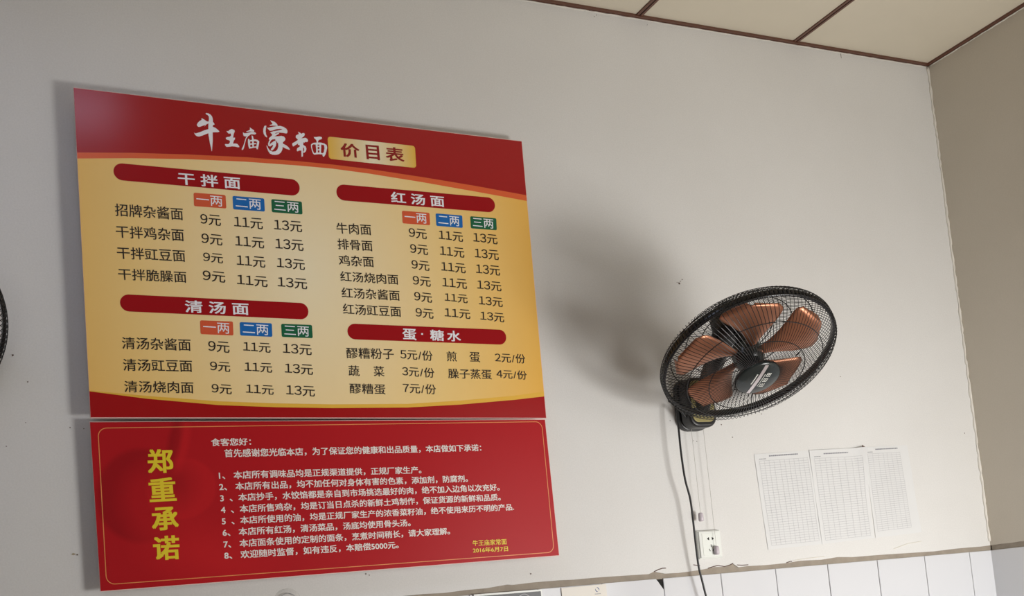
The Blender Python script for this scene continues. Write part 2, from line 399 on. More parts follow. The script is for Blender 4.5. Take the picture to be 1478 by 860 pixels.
def text_price(s, bold=0.0):
    "prices: the wide digits of the Chinese font, set closer together"
    b1 = text_mesh('元')[0]; b2 = text_mesh('元元')[0]
    em = max(v[0] for v in b2)-max(v[0] for v in b1); V = []; Fq = []; pen = 0.0
    for ch in s:
        dg = ch in '0123456789'; c2 = chr(ord(ch)+0xFEE0) if dg else ch
        vs, fs = text_mesh(c2, bold); xa = min(v[0] for v in vs); xb = max(v[0] for v in vs)
        adv = em*(.60 if dg else .40 if ch == '/' else 1.0)
        sx = 1.0; off = pen + ((adv-(xb-xa))/2 - xa if (dg or ch == '/') else 0)
        n = len(V); V += [(v[0]+off,)+tuple(v[1:]) for v in vs]; Fq += [tuple(k+n for k in f) for f in fs]; pen += adv
    return V, Fq
def lettering(s, bl, br, h, y, m, parent, bold=0.0, name='lettering', hr=None, cache={}):
    "print s so that its ink runs from pixel bl to pixel br (bottom corners); h: pixel height at the left, hr at the right"
    if (s, bold) not in cache: cache[(s, bold)] = text_price(s, bold) if '元' in s and len(s) < 6 else text_mesh(s, bold)
    vs, fs = cache[(s, bold)]
    x0 = min(v[0] for v in vs); x1 = max(v[0] for v in vs); z0 = min(v[1] for v in vs); z1 = max(v[1] for v in vs)
    A, B = at(*bl, y), at(*br, y); hr = hr or h
    A2 = at(bl[0], bl[1]-h, y); B2 = at(br[0], br[1]-hr, y)
    ha = A2.z-A.z; hb = B2.z-B.z
    up = Vector((-(B.z-A.z), 0, B.x-A.x)).normalized()
    out = []
    for vx, vz, *lay in vs:
        u = (vx-x0)/(x1-x0); v = (vz-z0)/(z1-z0)
        q = A.lerp(B, u) + up*(v*(ha+(hb-ha)*u)); q.y -= .00006*(lay[0] if lay else 0); out.append(q)
    o = mesh(name, out, [f for f in fs], m, parent)
    # make the faces look at the room
    me = o.data
    if me.polygons and sum(p.normal.y*p.area for p in me.polygons) > 0: me.flip_normals()
    return o
def quad_rounded(q, y0, y1, r, m, parent, name, full=False, n=7):
    "rounded plate over four pixel corners TL TR BR BL; r in metres (full: stadium ends)"
    P = [at(a, b, y0) for a, b in q]
    P = [Vector((p.x, p.z)) for p in P]
    if full: r = min((P[0]-P[3]).length, (P[1]-P[2]).length)/2*0.999
    poly = []
    for i in range(4):
        p = P[i]; a = (P[i-1]-p).normalized(); b = (P[(i+1) % 4]-p).normalized()
        c = p+(a+b)*r
        for k in range(n+1):
            t = k/n*PI/2
            poly.append(tuple(c - a*(r*math.sin(t)) - b*(r*math.cos(t))) if False else tuple(c - b*(r*math.cos(t)) - a*(r*math.sin(t))))
    return MB().prism(poly, y0, y1).build(name, m, parent)
def Z(ox, oy, s): return lambda x, y: (ox+x/s, oy+y/s)

def panel(q, yf, yb, m, parent, name='panel'):
    P = [at(a, b, yf) for a, b in q]
    return MB().prism([(p.x, p.z) for p in P], yf, yb).build(name, m, parent)
def band(top, bot, y0, y1, m, parent, name):
    poly = [(at(a, b, y0).x, at(a, b, y0).z) for a, b in top] + [(at(a, b, y0).x, at(a, b, y0).z) for a, b in reversed(bot)]
    return MB().prism(poly, y0, y1).build(name, m, parent)

# ------------------------------------------------------------------ price board
YB = -0.040
UQ = [(106, 126), (753.3, 203.5), (789, 603.5), (130.5, 603.3)]
c0 = at(459, 605, YB)
board = thing('menu_board', 'large red and yellow noodle price board with headings and three price columns, on the wall', 'menu board', (c0.x, 0, c0.z))
MBq = panel(UQ, YB, YB+0.006, M['foam'], board, 'backing_panel')
E1 = YB-0.0004
inset = [(106.4, 126.7), (752.9, 204.1), (788.3, 602.9), (130.9, 602.2)]
def edge_x(y, side):
    (ax, ay), (bx, by) = (inset[0], inset[3]) if side == 0 else (inset[1], inset[2])
    return ax+(bx-ax)*(y-ay)/(by-ay)
redline = [(edge_x(220, 0), 220), (190, 220.5), (270, 222.9), (355, 226.8), (430, 232.6), (480, 237.4), (532, 243.8), (609, 255.4), (686, 268.2), (edge_x(281.8, 1), 281.8)]
orline = [(edge_x(228.7, 0), 228.7), (190, 228.3), (270, 229.6), (355, 233.4), (430, 238.8), (480, 243.4), (532, 250.4), (609, 262.8), (686, 276.4), (edge_x(290, 1), 290)]
stline = [(edge_x(563.5, 0), 563.5), (212, 571.2), (315, 579), (400, 582), (480, 583.4), (588, 582.8), (665, 578), (741.5, 571), (edge_x(565, 1), 565)]
rdline = [(edge_x(564.3, 0), 564.6), (212, 575.3), (315, 584.4), (400, 587.6), (480, 588.8), (588, 588), (665, 583.7), (741.5, 577), (edge_x(572, 1), 572)]
band([inset[0], inset[1]], redline, E1, YB, M['red'], board, 'header_band')
band(redline, orline, E1, YB, M['orange'], board, 'header_stripe')
fo = band(orline, stline, E1, YB, M['field'], board, 'price_field')
band(stline, rdline, E1, YB, M['gold'], board, 'footer_stripe')
band(rdline, [inset[3], inset[2]], E1, YB, M['red'], board, 'footer_band')
for q in [(135, 160), (725, 235), (155, 580), (760, 580)]:
    p = at(*q, YB); MB().lathe([(.008, 0), (.008, -YB-.006)], 12, Matrix.Translation((p.x, -.0005, p.z)) @ Matrix.Rotation(PI/2, 4, 'X'), True, True).build('spacer', M['white_plastic'], board)
E2 = E1-0.0005; E3 = E2-0.0003
def banner(q, z, s, bl, br, h):
    b = quad_rounded([z(*p) for p in q], E2, E1+.0001, 0, M['red_pill'], board, 'heading_banner', full=True)
    if s: lettering(s, z(*bl), z(*br), h, E3, M['white_ink'], b, bold=0.020)
    return b
za, zb_, zc, zd = Z(90,110,3.908), Z(430,150,3.908), Z(110,400,3.908), Z(460,400,3.908)
banner([(287,487),(1337,584),(1340,676),(290,583)], za, '干 拌 面', (653,609), (1006,638), 17.5)
banner([(216,451),(1110,530),(1113,613),(219,541)], zb_, '红 汤 面', (527,556), (828,582), 15.8)
banner([(246,95),(1308,147),(1311,239),(249,191)], zc, '清 汤 面', (615,198), (975,214), 17.6)
b4 = banner([(161,261),(1056,297),(1059,381),(164,349)], zd, '', (0,0), (0,0), 0)
for ch, xa, xb, ya, yb, hh in (('蛋',474,553,352,356,16.2), ('·',578,589,325,325.4,2.6), ('糖',630,709,356,360,15.6), ('水',726,803,360,364,15.4)):
    lettering(ch, zd(xa, ya), zd(xb, yb), hh, E3, M['white_ink'], b4, bold=0.020)
z1, z2, z3, z4 = Z(150,270,4.768), Z(470,310,4.768), Z(160,450,4.768), Z(480,460,4.768)
def ptag(q, z, m, s, mx=.08):
    b = quad_rounded([z(*p) for p in q], E2, E1+.0001, .0035, m, board, 'column_tag', n=3)
    P = [z(*p) for p in q]
    w_ = P[1][0]-P[0][0]; hh = P[3][1]-P[0][1]
    l = (P[3][0]+w_*mx, P[3][1]-hh*.14+(P[2][1]-P[3][1])*mx); r = (P[2][0]-w_*.12, P[2][1]-hh*.10-(P[2][1]-P[3][1])*.12)
    lettering(s, l, r, hh*.76, E3, M['white_ink'], b, bold=0.004)
for z, T in ((z1, [[(617,38),(837,55),(843,147),(620,130)], [(885,60),(1103,78),(1108,168),(890,152)], [(1152,82),(1362,100),(1367,188),(1156,172)]]),
             (z3, [[(614,58),(840,67),(844,162),(618,153)], [(887,70),(1108,79),(1112,172),(891,162)], [(1172,82),(1384,90),(1390,181),(1177,172)]]),
             (zb_, [[(587,602),(742,614),(746,684),(591,673)], [(777,617),(927,629),(930,699),(781,687)], [(972,633),(1119,645),(1122,712),(976,701)]])):
    for q, m, s in zip(T, (M['tag_orange'], M['tag_blue'], M['tag_green']), ('一两', '二两', '三两')): ptag(q, z, m, s)
def rows(z, L, bold=0.007):
    for s, xa, xb, ya, yb, yt in L:
        lettering(s, z(xa, ya), z(xb, yb), (ya-yt)/4.768, E2, M['ink'], board, bold=bold)
rows(z1, [('招牌杂酱面',78,547,198,229,112),('干拌鸡杂面',85,553,347,373,262),('干拌豇豆面',92,562,492,515,409),('干拌脆臊面',100,570,637,659,557),
 ('9元',665,806,255,269,182),('11元',897,1095,275,292,200),('13元',1173,1365,296,312,222),
 ('9元',672,816,388,404,315),('11元',905,1104,407,424,333),('13元',1182,1375,427,441,352),
 ('9元',683,820,512,527,447),('11元',915,1112,540,556,466),('13元',1192,1384,555,573,484),
 ('9元',680,836,643,660,570),('11元',917,1127,672,690,600),('13元',1197,1400,688,705,616)])
rows(z3, [('清汤杂酱面',78,552,255,269,172),('清汤豇豆面',86,562,405,414,322),('清汤烧肉面',94,571,553,561,473),
 ('9元',670,817,272,284,197),('11元',912,1100,271,283,205),('13元',1185,1383,287,300,215),
 ('9元',683,822,405,415,339),('11元',921,1111,410,420,345),('13元',1198,1392,423,435,353),
 ('9元',693,832,558,569,493),('11元',931,1121,561,572,497),('13元',1208,1405,573,584,502)])
rows(z2, [('牛肉面',78,316,128,141,53),('排骨面',85,325,237,251,163),('鸡杂面',93,334,349,361,275),('红汤烧肉面',103,502,457,481,387),('红汤杂酱面',112,512,570,592,498),('红汤豇豆面',121,521,683,703,610),
 ('9元',574,697,155,170,88),('9元',583,706,265,279,198),('9元',592,715,373,388,308),('9元',601,724,483,497,417),('9元',610,733,592,607,527),('9元',620,743,703,717,638),
 ('11元',780,947,170,188,105),('11元',788,956,280,297,213),('11元',797,965,388,404,322),('11元',805,974,497,512,430),('11元',820,978,595,610,537),('11元',820,997,703,718,640),
 ('13元',1018,1184,188,205,122),('13元',1028,1193,297,313,230),('13元',1037,1202,405,420,338),('13元',1045,1211,512,528,448),('13元',1056,1220,620,636,557),('13元',1066,1230,725,741,663)])
rows(z4, [('醪糟粉子',98,424,272,280,197),('5元/份',468,690,277,291,207),('煎',788,857,292,295,223),('蛋',945,1017,297,300,228),('2元/份',1120,1328,297,309,232),
 ('蔬',112,188,393,395,320),('菜',285,358,396,398,325),('3元/份',480,702,393,407,325),('臊子蒸蛋',798,1097,410,417,342),('4元/份',1130,1338,408,420,346),
 ('醪糟蛋',120,366,514,521,443),('7元/份',485,713,509,521,440)])
# title tag
zt = Z(460,180,9.2375)
tg = quad_rounded([zt(*p) for p in [(118,156),(1283,283),(1301,576),(136,452)]], E2, E1+.0001, .0075, M['tag_gold'], board, 'title_tag', n=4)
lettering('价', zt(300,422), zt(552,446), 19.5, E3, M['title_red'], tg, bold=0.022)
lettering('目', zt(640,458), zt(818,474), 20.8, E3, M['title_red'], tg, bold=0.026)
lettering('表', zt(900,478), zt(1146,500), 20.2, E3, M['title_red'], tg, bold=0.022)
# brush-written shop name, stroke by stroke
za2, zb2, zm2 = Z(270,155,10.75), Z(370,165,12.28), Z(270,155,7.038)
brush = [
 (za2, [[(288,92),(300,85),(330,92),(365,112),(388,140),(398,175),(402,235),(398,300),(397,400),(398,520),(392,600),(387,676),(380,676),(370,620),(352,540),(340,470),(332,420),(330,340),(332,240),(340,180),(338,140),(318,115),(300,110)],
        [(222,168),(240,172),(310,218),(340,220),(335,245),(300,262),(270,298),(285,270),(240,285),(200,300),(175,300),(158,285),(152,268),(165,240),(190,215),(228,190)],
        [(395,225),(412,235),(428,262),(418,268),(398,278)],
        [(108,388),(118,400),(140,402),(200,385),(270,355),(330,338),(380,322),(400,300),(440,318),(480,350),(502,375),(485,384),(440,384),(395,385),(335,398),(290,415),(240,435),(185,452),(150,445),(125,425)]]),
 (za2, [[(610,368),(640,366),(668,345),(690,335),(715,340),(738,355),(740,375),(728,400),(718,440),(716,470),(742,468),(745,490),(725,515),(712,560),(760,560),(785,570),(808,600),(812,615),(790,618),(745,606),(700,603),(650,610),(612,612),(592,590),(588,570),(605,568),(640,570),(660,552),(668,520),(645,505),(620,500),(602,485),(604,470),(620,460),(660,455),(680,440),(682,410),(668,400),(650,408),(632,392)]]),
 (zm2, [[(638,202),(655,215),(683,235),(678,248),(640,243),(605,248),(600,244),(632,232),(640,222)],
        [(568,252),(580,262),(600,262),(650,250),(690,252),(703,265),(690,275),(650,272),(622,290),(600,320),(590,360),(578,410),(570,428),(558,433),(555,422),(566,400),(578,370),(588,335),(598,305),(606,285),(595,295),(576,290),(570,275)],
        [(620,318),(632,322),(640,345),(642,380),(640,412),(630,415),(622,390),(618,350)],
        [(690,325),(715,330),(733,345),(730,370),(718,425),(705,422),(706,380),(712,350),(695,342),(640,345),(640,332)],
        [(655,285),(668,290),(676,320),(678,400),(664,402),(660,330)],
        [(632,368),(700,362),(700,372),(634,380)], [(628,400),(650,402),(715,396),(714,410),(690,408),(630,418)]]),
 (zb2, [[(248,103),(270,115),(320,130),(355,158),(380,195),(370,208),(340,200),(280,198),(235,200),(240,190),(278,178),(285,160),(265,135)],
        [(155,197),(178,205),(170,250),(165,300),(172,355),(195,400),(182,406),(155,385),(130,345),(122,300),(126,250),(138,215)],
        [(190,238),(215,238),(290,222),(360,210),(420,205),(480,222),(530,255),(552,290),(548,330),(530,338),(480,328),(400,320),(345,325),(330,345),(405,325),(400,345),(350,372),(322,392),(310,430),(260,460),(240,500),(232,560),(215,560),(208,520),(225,470),(240,450),(222,445),(225,420),(260,390),(285,365),(270,345),(245,320),(300,300),(370,290),(440,275),(465,262),(420,255),(350,262),(290,285),(240,290),(215,265)],
        [(330,392),(400,388),(440,382),(490,395),(515,430),(508,460),(470,495),(470,520),(530,550),(575,590),(598,625),(575,625),(520,605),(465,575),(462,620),(440,670),(400,705),(350,717),(290,715),(240,695),(210,650),(190,600),(180,555),(192,560),(210,600),(240,640),(290,662),(340,655),(375,620),(392,560),(385,500),(360,460),(330,438),(300,442),(290,430)],
        [(318,470),(345,475),(352,510),(345,560),(320,600),(290,635),(262,638),(258,615),(285,580),(300,545),(285,540),(250,568),(222,562),(250,520),(290,490)],
        [(340,440),(372,450),(385,500),(378,510),(360,480),(335,462)]]),
 (zb2, [[(742,308),(765,320),(800,345),(815,332),(845,330),(860,350),(850,380),(815,410),(800,425),(870,415),(905,435),(918,465),(905,490),(870,485),(858,500),(835,495),(830,540),(875,570),(888,610),(880,650),(850,680),(828,672),(850,630),(845,600),(828,580),(826,745),(800,752),(798,640),(760,640),(732,655),(715,640),(725,600),(770,570),(770,545),(740,540),(738,515),(700,540),(670,560),(650,568),(637,540),(640,510),(680,490),(740,450),(720,430),(700,410),(700,380),(720,362),(755,350)]]),
 (zb2, [[(1018,400),(1060,402),(1120,393),(1160,405),(1165,430),(1140,445),(1110,450),(1095,475),(1090,500),(1070,505),(1068,470),(1050,440),(1030,425)],
        [(968,540),(985,518),(1020,505),(1070,500),(1130,498),(1200,515),(1245,545),(1255,590),(1240,660),(1225,710),(1200,750),(1180,745),(1165,700),(1195,670),(1208,600),(1200,545),(1150,532),(1080,535),(1010,530),(985,550),(990,600),(1005,650),(1025,690),(1050,680),(1120,675),(1175,690),(1170,710),(1110,705),(1055,710),(1030,715),(1005,695),(985,640),(972,590)],
        [(1050,525),(1085,525),(1090,680),(1060,690),(1060,610)], [(1118,530),(1150,530),(1145,690),(1118,690)], [(1085,560),(1120,555),(1120,575),(1085,580)], [(1085,620),(1120,615),(1120,635),(1085,640)]]),
]
for z, polys in brush:
    mb = MB()
    for i, pl in enumerate(polys): mb.prism([(at(*z(*p), E2).x, at(*z(*p), E2).z) for p in pl], E2-.00012*i, E1)
    mb.build('brush_character', M['white_ink'], board)

# ------------------------------------------------------------------ promise board below
YL = -0.032
LQ = [(129.5, 608.5), (787, 605), (807.5, 802), (145, 854)]
c1 = at(465, 830, YL)
prom = thing('notice_board', 'red notice board with white numbered lines and four tall yellow characters, under the price board', 'notice board', (c1.x, 0, c1.z))
panel(LQ, YL, YL+0.005, M['foam'], prom, 'backing_panel')
def silk():
    "printed silk: soft darker folds and petals in the red, placed on the board's own surface"
    m = bpy.data.materials.new('printed_red_silk'); m.use_nodes = True; nt = m.node_tree; L = nt.links
    b = nt.nodes['Principled BSDF']; b.inputs['Roughness'].default_value = 0.32; b.inputs['Specular IOR Level'].default_value = 0.2
    tc = nd(nt, 'ShaderNodeTexCoord'); base = (0.46, 0.012, 0.017); dark = (0.22, 0.006, 0.010); lite = (0.60, 0.018, 0.022)
    prev = None
    def spot(cx, cz, rx, rz, rot, col, amt, lo, hi):
        nonlocal prev
        mp = nd(nt, 'ShaderNodeMapping', vector_type='TEXTURE')
        mp.inputs['Location'].default_value = (cx, 0, cz); mp.inputs['Rotation'].default_value = (0, rot, 0); mp.inputs['Scale'].default_value = (rx, 1, rz)
        g = nd(nt, 'ShaderNodeTexGradient', gradient_type='SPHERICAL'); mr = nd(nt, 'ShaderNodeMapRange')
        mr.inputs[1].default_value = lo; mr.inputs[2].default_value = hi; mr.inputs[3].default_value = 0; mr.inputs[4].default_value = amt
        L.new(tc.outputs['Object'], mp.inputs[0]); L.new(mp.outputs[0], g.inputs[0]); L.new(g.outputs['Fac'], mr.inputs[0])
        mx = nd(nt, 'ShaderNodeMix', data_type='RGBA'); mx.inputs[7].default_value = (*col, 1)
        if prev is None: mx.inputs[6].default_value = (*base, 1)
        else: L.new(prev, mx.inputs[6])
        L.new(mr.outputs[0], mx.inputs[0]); prev = mx.outputs[2]
    def loc(px, py):
        p = at(px, py, YL); return p.x-c1.x, p.z-c1.z
    spot(*loc(205, 715), .105, .115, 0.2, dark, .50, .0, .12)
    spot(*loc(228, 722), .105, .115, 0.2, base, .95, .0, .5)
    spot(*loc(262, 705), .085, .075, -.3, lite, .45, .0, .10)
    spot(*loc(250, 698), .075, .075, -.3, dark, .45, .0, .9)
    spot(*loc(262, 640), .022, .085, .25, lite, .55, .0, .5)
    spot(*loc(252, 636), .020, .085, .25, dark, .55, .0, .6)
    spot(*loc(300, 800), .20, .10, .3, lite, .6, .0, .9)
    L.new(prev, b.inputs['Base Color'])
    return m
M['silk'] = silk()
F1 = YL-0.0004
lin = [(129.9, 609.2), (786.5, 605.7), (806.9, 801.2), (145.3, 853)]
band([lin[0], lin[1]], [lin[3], lin[2]], F1, YL, M['silk'], prom, 'printed_face')
for q in [(150, 625), (770, 625), (165, 835), (785, 790)]:
    p = at(*q, YL); MB().lathe([(.007, 0), (.007, -YL-.005)], 12, Matrix.Translation((p.x, -.0005, p.z)) @ Matrix.Rotation(PI/2, 4, 'X'), True, True).build('spacer', M['white_plastic'], prom)
F2 = F1-0.0003
# border line
BQ = [(140.6, 617.2), (782.2, 607.9), (800.3, 797.2), (153.2, 844.2)]
P = [at(a, b, F2) for a, b in BQ]; P = [Vector((p.x, p.z)) for p in P]; loop = []
for i in range(4):
    p = P[i]; a = (P[i-1]-p).normalized(); b = (P[(i+1) % 4]-p).normalized(); r = .020; c = p+(a+b)*r
    for k in range(9):
        t = k/8*PI/2; q = c - b*(r*math.cos(t)) - a*(r*math.sin(t)); loop.append((q.x, q.y))
n = len(loop); cx = sum(q[0] for q in loop)/n; cz = sum(q[1] for q in loop)/n
def inw(q, i, w_):
    a = Vector(loop[i-1]); b = Vector(loop[(i+1) % n]); t = (b-a).normalized(); nn_ = Vector((-t.y, t.x))
    if nn_.dot(Vector((cx, cz))-Vector(q)) < 0: nn_ = -nn_
    return Vector(q)+nn_*w_
vs = [(q[0], F2, q[1]) for q in loop] + [(inw(q, i, .0019).x, F2, inw(q, i, .0019).y) for i, q in enumerate(loop)]
mesh('border_line', vs, [(i, (i+1) % n, (i+1) % n+n, i+n) for i in range(n)], M['line_ink'], prom)
zv = Z(130,610,3.583)
for s, xa, xb, ya, yb, yt in (('郑',300,434,261,258,138),('重',309,449,411,403,288),('承',322,461,560,551,440),('诺',330,467,713,705,588)):
    lettering(s, zv(xa, ya), zv(xb, yb), (ya-yt)/3.583, F2, M['yellow_ink'], prom, bold=0.028)
z5, z6, z7, z8 = Z(290,620,6.158), Z(520,620,6.158), Z(290,720,6.158), Z(520,700,5.097)
def line(s, a, b, h=10.6, hr=9.2): lettering(s, a, b, h, F2, M['white_text'], prom, bold=0.020, hr=hr)
line('食客您好：', z5(93,147), (362.6, 642.4), 11.2, 10.6)
line('首先感谢您光临本店，为了保证您的健康和出品质量，本店做如下承诺：', z5(212,248), (695, 651.2), 12.2, 10.4)
line('1、 本店所有调味品均是正规渠道提供，正规厂家生产。', z5(162,444), z6(545,390), 12.0, 10.6)
line('2、 本店所有出品，均不加任何对身体有害的色素，添加剂，防腐剂。', z5(165,545), z6(958,466), 12.0, 10.4)
line('3  、本店抄手，水饺馅都是亲自到市场挑选最好的肉，绝不加入边角以次充好。', z5(173,645), z6(1240,543), 12.0, 10.4)
line('4  、本店所售鸡杂，均是订当日点杀的新鲜土鸡制作，保证货源的新鲜和品质。', z7(180,133), z6(1250,631), 12.0, 10.2)
line('5  、本店所使用的油，均是正规厂家生产的浓香菜籽油，绝不使用来历不明的产品.', z7(188,234), z8(1132,186), 12.0, 10.0)
line('6、 本店所有红汤，清汤菜品，汤底均使用骨头汤。', z7(195,336), z8(372,303), 12.0, 10.6)
line('7、 本店面条使用的定制的面条，烹煮时间稍长，请大家理解。', z7(203,440), z8(662,364), 12.0, 10.4)
line('8、 欢迎随时监督，如有违反，本赔偿5000元。', z7(210,540), z8(284,466), 12.0, 10.6)
lettering('牛王庙家常面', z8(828,448), z8(1078,436), 8.3, F2, M['yellow_ink'], prom, bold=0.012)
lettering('2016年6月7日', z8(830,499), z8(1088,486), 7.4, F2, M['yellow_ink'], prom, bold=0.016)

# ------------------------------------------------------------------ the three printed table sheets
def sheet(TL, TR, BR, BL, tq, cols, nrow, yy, label, curl=0.0, title=(.25, .75)):
    p = [at(a, b, 0) for a, b in (TL, TR, BR, BL)]
    t = thing('paper_sheet', label, 'paper', ((p[3].x+p[2].x)/2, 0, p[3].z), 'printed table sheets pasted on the wall')
    N = 10
    def S(u, v, e=0.0):
        a = p[0].lerp(p[1], u); b = p[3].lerp(p[2], u); q = a.lerp(b, v)
        bow = .0010*math.sin(v*9+u*5)*0.5+.0010
        q.y = yy-bow-e - curl*max(0, u-.72)**2*max(0, 1-v*2.0)*8 - curl*max(0, .06-v)*0.5
        return q
    vs = []; fs = []
    for side in (0, 1):
        for j in range(N+1):
            for i in range(N+1):
                q = S(i/N, j/N); q.y += .0003*side; vs.append(q)
    K = (N+1)*(N+1)
    for j in range(N):
        for i in range(N):
            a = j*(N+1)+i; fs.append((a, a+N+1, a+N+2, a+1)); fs.append((K+a, K+a+1, K+a+N+2, K+a+N+1))
    bd = [i for i in range(N+1)] + [j*(N+1)+N for j in range(1, N+1)] + [N*(N+1)+i for i in range(N-1, -1, -1)] + [j*(N+1) for j in range(N-1, 0, -1)]
    for i in range(len(bd)): a, b = bd[i], bd[(i+1) % len(bd)]; fs.append((a, b, K+b, K+a))
    mesh('sheet', vs, fs, M['paper'], t)
    u0, v0, u1, v1 = tq; mb = MB()
    def seg(a, b, th, n=6):
        for i in range(n):
            q0 = (a[0]+(b[0]-a[0])*i/n, a[1]+(b[1]-a[1])*i/n); q1 = (a[0]+(b[0]-a[0])*(i+1)/n, a[1]+(b[1]-a[1])*(i+1)/n)
            hv = abs(a[0]-b[0]) > abs(a[1]-b[1]); du, dv = (0, th/.29) if hv else (th/.2, 0)
            mb.add([S(q0[0], q0[1], .0004), S(q1[0], q1[1], .0004), S(q1[0]+du, q1[1]+dv, .0004), S(q0[0]+du, q0[1]+dv, .0004)], [(0, 3, 2, 1)])
    for i in range(nrow+1): vv = v0+(v1-v0)*i/nrow; seg((u0, vv), (u1, vv), .0007)
    acc = 0; tot = sum(cols); seg((u0, v0), (u0, v1), .0006)
    for c in cols: acc += c; uu = u0+(u1-u0)*acc/tot; seg((uu, v0), (uu, v1), .0006)
    mb.build('printed_table', M['table_ink'], t)
    mb = MB(); u = title[0]
    while u < title[1]:
        wd = random.uniform(.018, .03); vv = v0-.052
        mb.add([S(u, vv, .0004), S(u+wd, vv, .0004), S(u+wd, vv+.013, .0004), S(u, vv+.013, .0004)], [(0, 3, 2, 1)]); u += wd+.008
    for k in range(6):
        ua = u0+.005+k*.02; mb.add([S(ua, v0-.022, .0004), S(ua+.014, v0-.022, .0004), S(ua+.014, v0-.015, .0004), S(ua, v0-.015, .0004)], [(0, 3, 2, 1)])
    mb.build('printed_title', M['head_ink'], t)
    return t
sheet((1088,655.5),(1169.5,649.8),(1188,784.8),(1108.3,793.2),(.07,.075,.93,.96),[2,2,2,2.5,2,2,2,2,2,2],34,-.0002,'white sheet with a faint grey table, leftmost of the three papers on the wall')
sheet((1167,650),(1245.2,646),(1261.4,776.5),(1186,785),(.07,.09,.93,.965),[2,2.2,2,2.8,2.8,2.6,2,1.6],34,-.0012,'white table sheet in the middle of three papers, its top right corner lifting', curl=.03)
sheet((1246.5,645.6),(1309,642.3),(1329.5,768),(1263.5,776),(.06,.075,.80,.93),[2,2.4,2.2,1.6,2,2,1.6],36,-.0002,'faded white table sheet, rightmost of three papers, nearest the room corner')
g = MB().prism([(at(1244,642).x, at(1244,642).z), (at(1249.5,645).x, at(1249.5,645).z), (at(1252,692).x, at(1252,692).z)], -.0008, .0004).build('crack', M['stain'], wall_back)

# ------------------------------------------------------------------ wall socket
sp = [at(1005.8, 767.2, -.012), at(1038.8, 764.2, -.012), at(1044, 803.4, -.012), at(1011, 806.8, -.012)]
cx, cz = sum(p.x for p in sp)/4, sum(p.z for p in sp)/4
sock = thing('wall_socket', 'white five-hole wall socket plate under the fan', 'socket', (cx, 0, cz-.041))
bevel(MB().box((cx-.040, -.0105, cz-.0405), (cx+.040, 0.0, cz+.0405)).build('back_box', M['white_plastic'], sock), .002)
bevel(MB().box((cx-.0375, -.0150, cz-.038), (cx+.0375, -.0103, cz+.038)).build('face_plate', M['white_plastic'], sock), .0018)
bevel(MB().box((cx-.028, -.0160, cz-.032), (cx+.028, -.0149, cz+.032)).build('socket_face', mat('socket_face_white', (.84, .87, .82), .25), sock), .0008)
def hole(pl): MB().prism([(cx+a, cz+b) for a, b in pl], -.01625, -.0158).build('pin_hole', M['hole'], sock)
hole([(-.012,.016),(-.0055,.0205),(-.0045,.020),(-.0045,.012),(-.0055,.0115)]); hole([(.0125,.016),(.006,.0205),(.005,.020),(.005,.012),(.006,.0115)])
hole([(-.0012,-.0008),(.0014,-.0008),(.0014,-.0085),(-.0012,-.0085)])
hole([(-.0095,-.0135),(-.0075,-.0125),(-.0035,-.0195),(-.0055,-.0205)]); hole([(.0095,-.0135),(.0075,-.0125),(.0035,-.0195),(.0055,-.0205)])

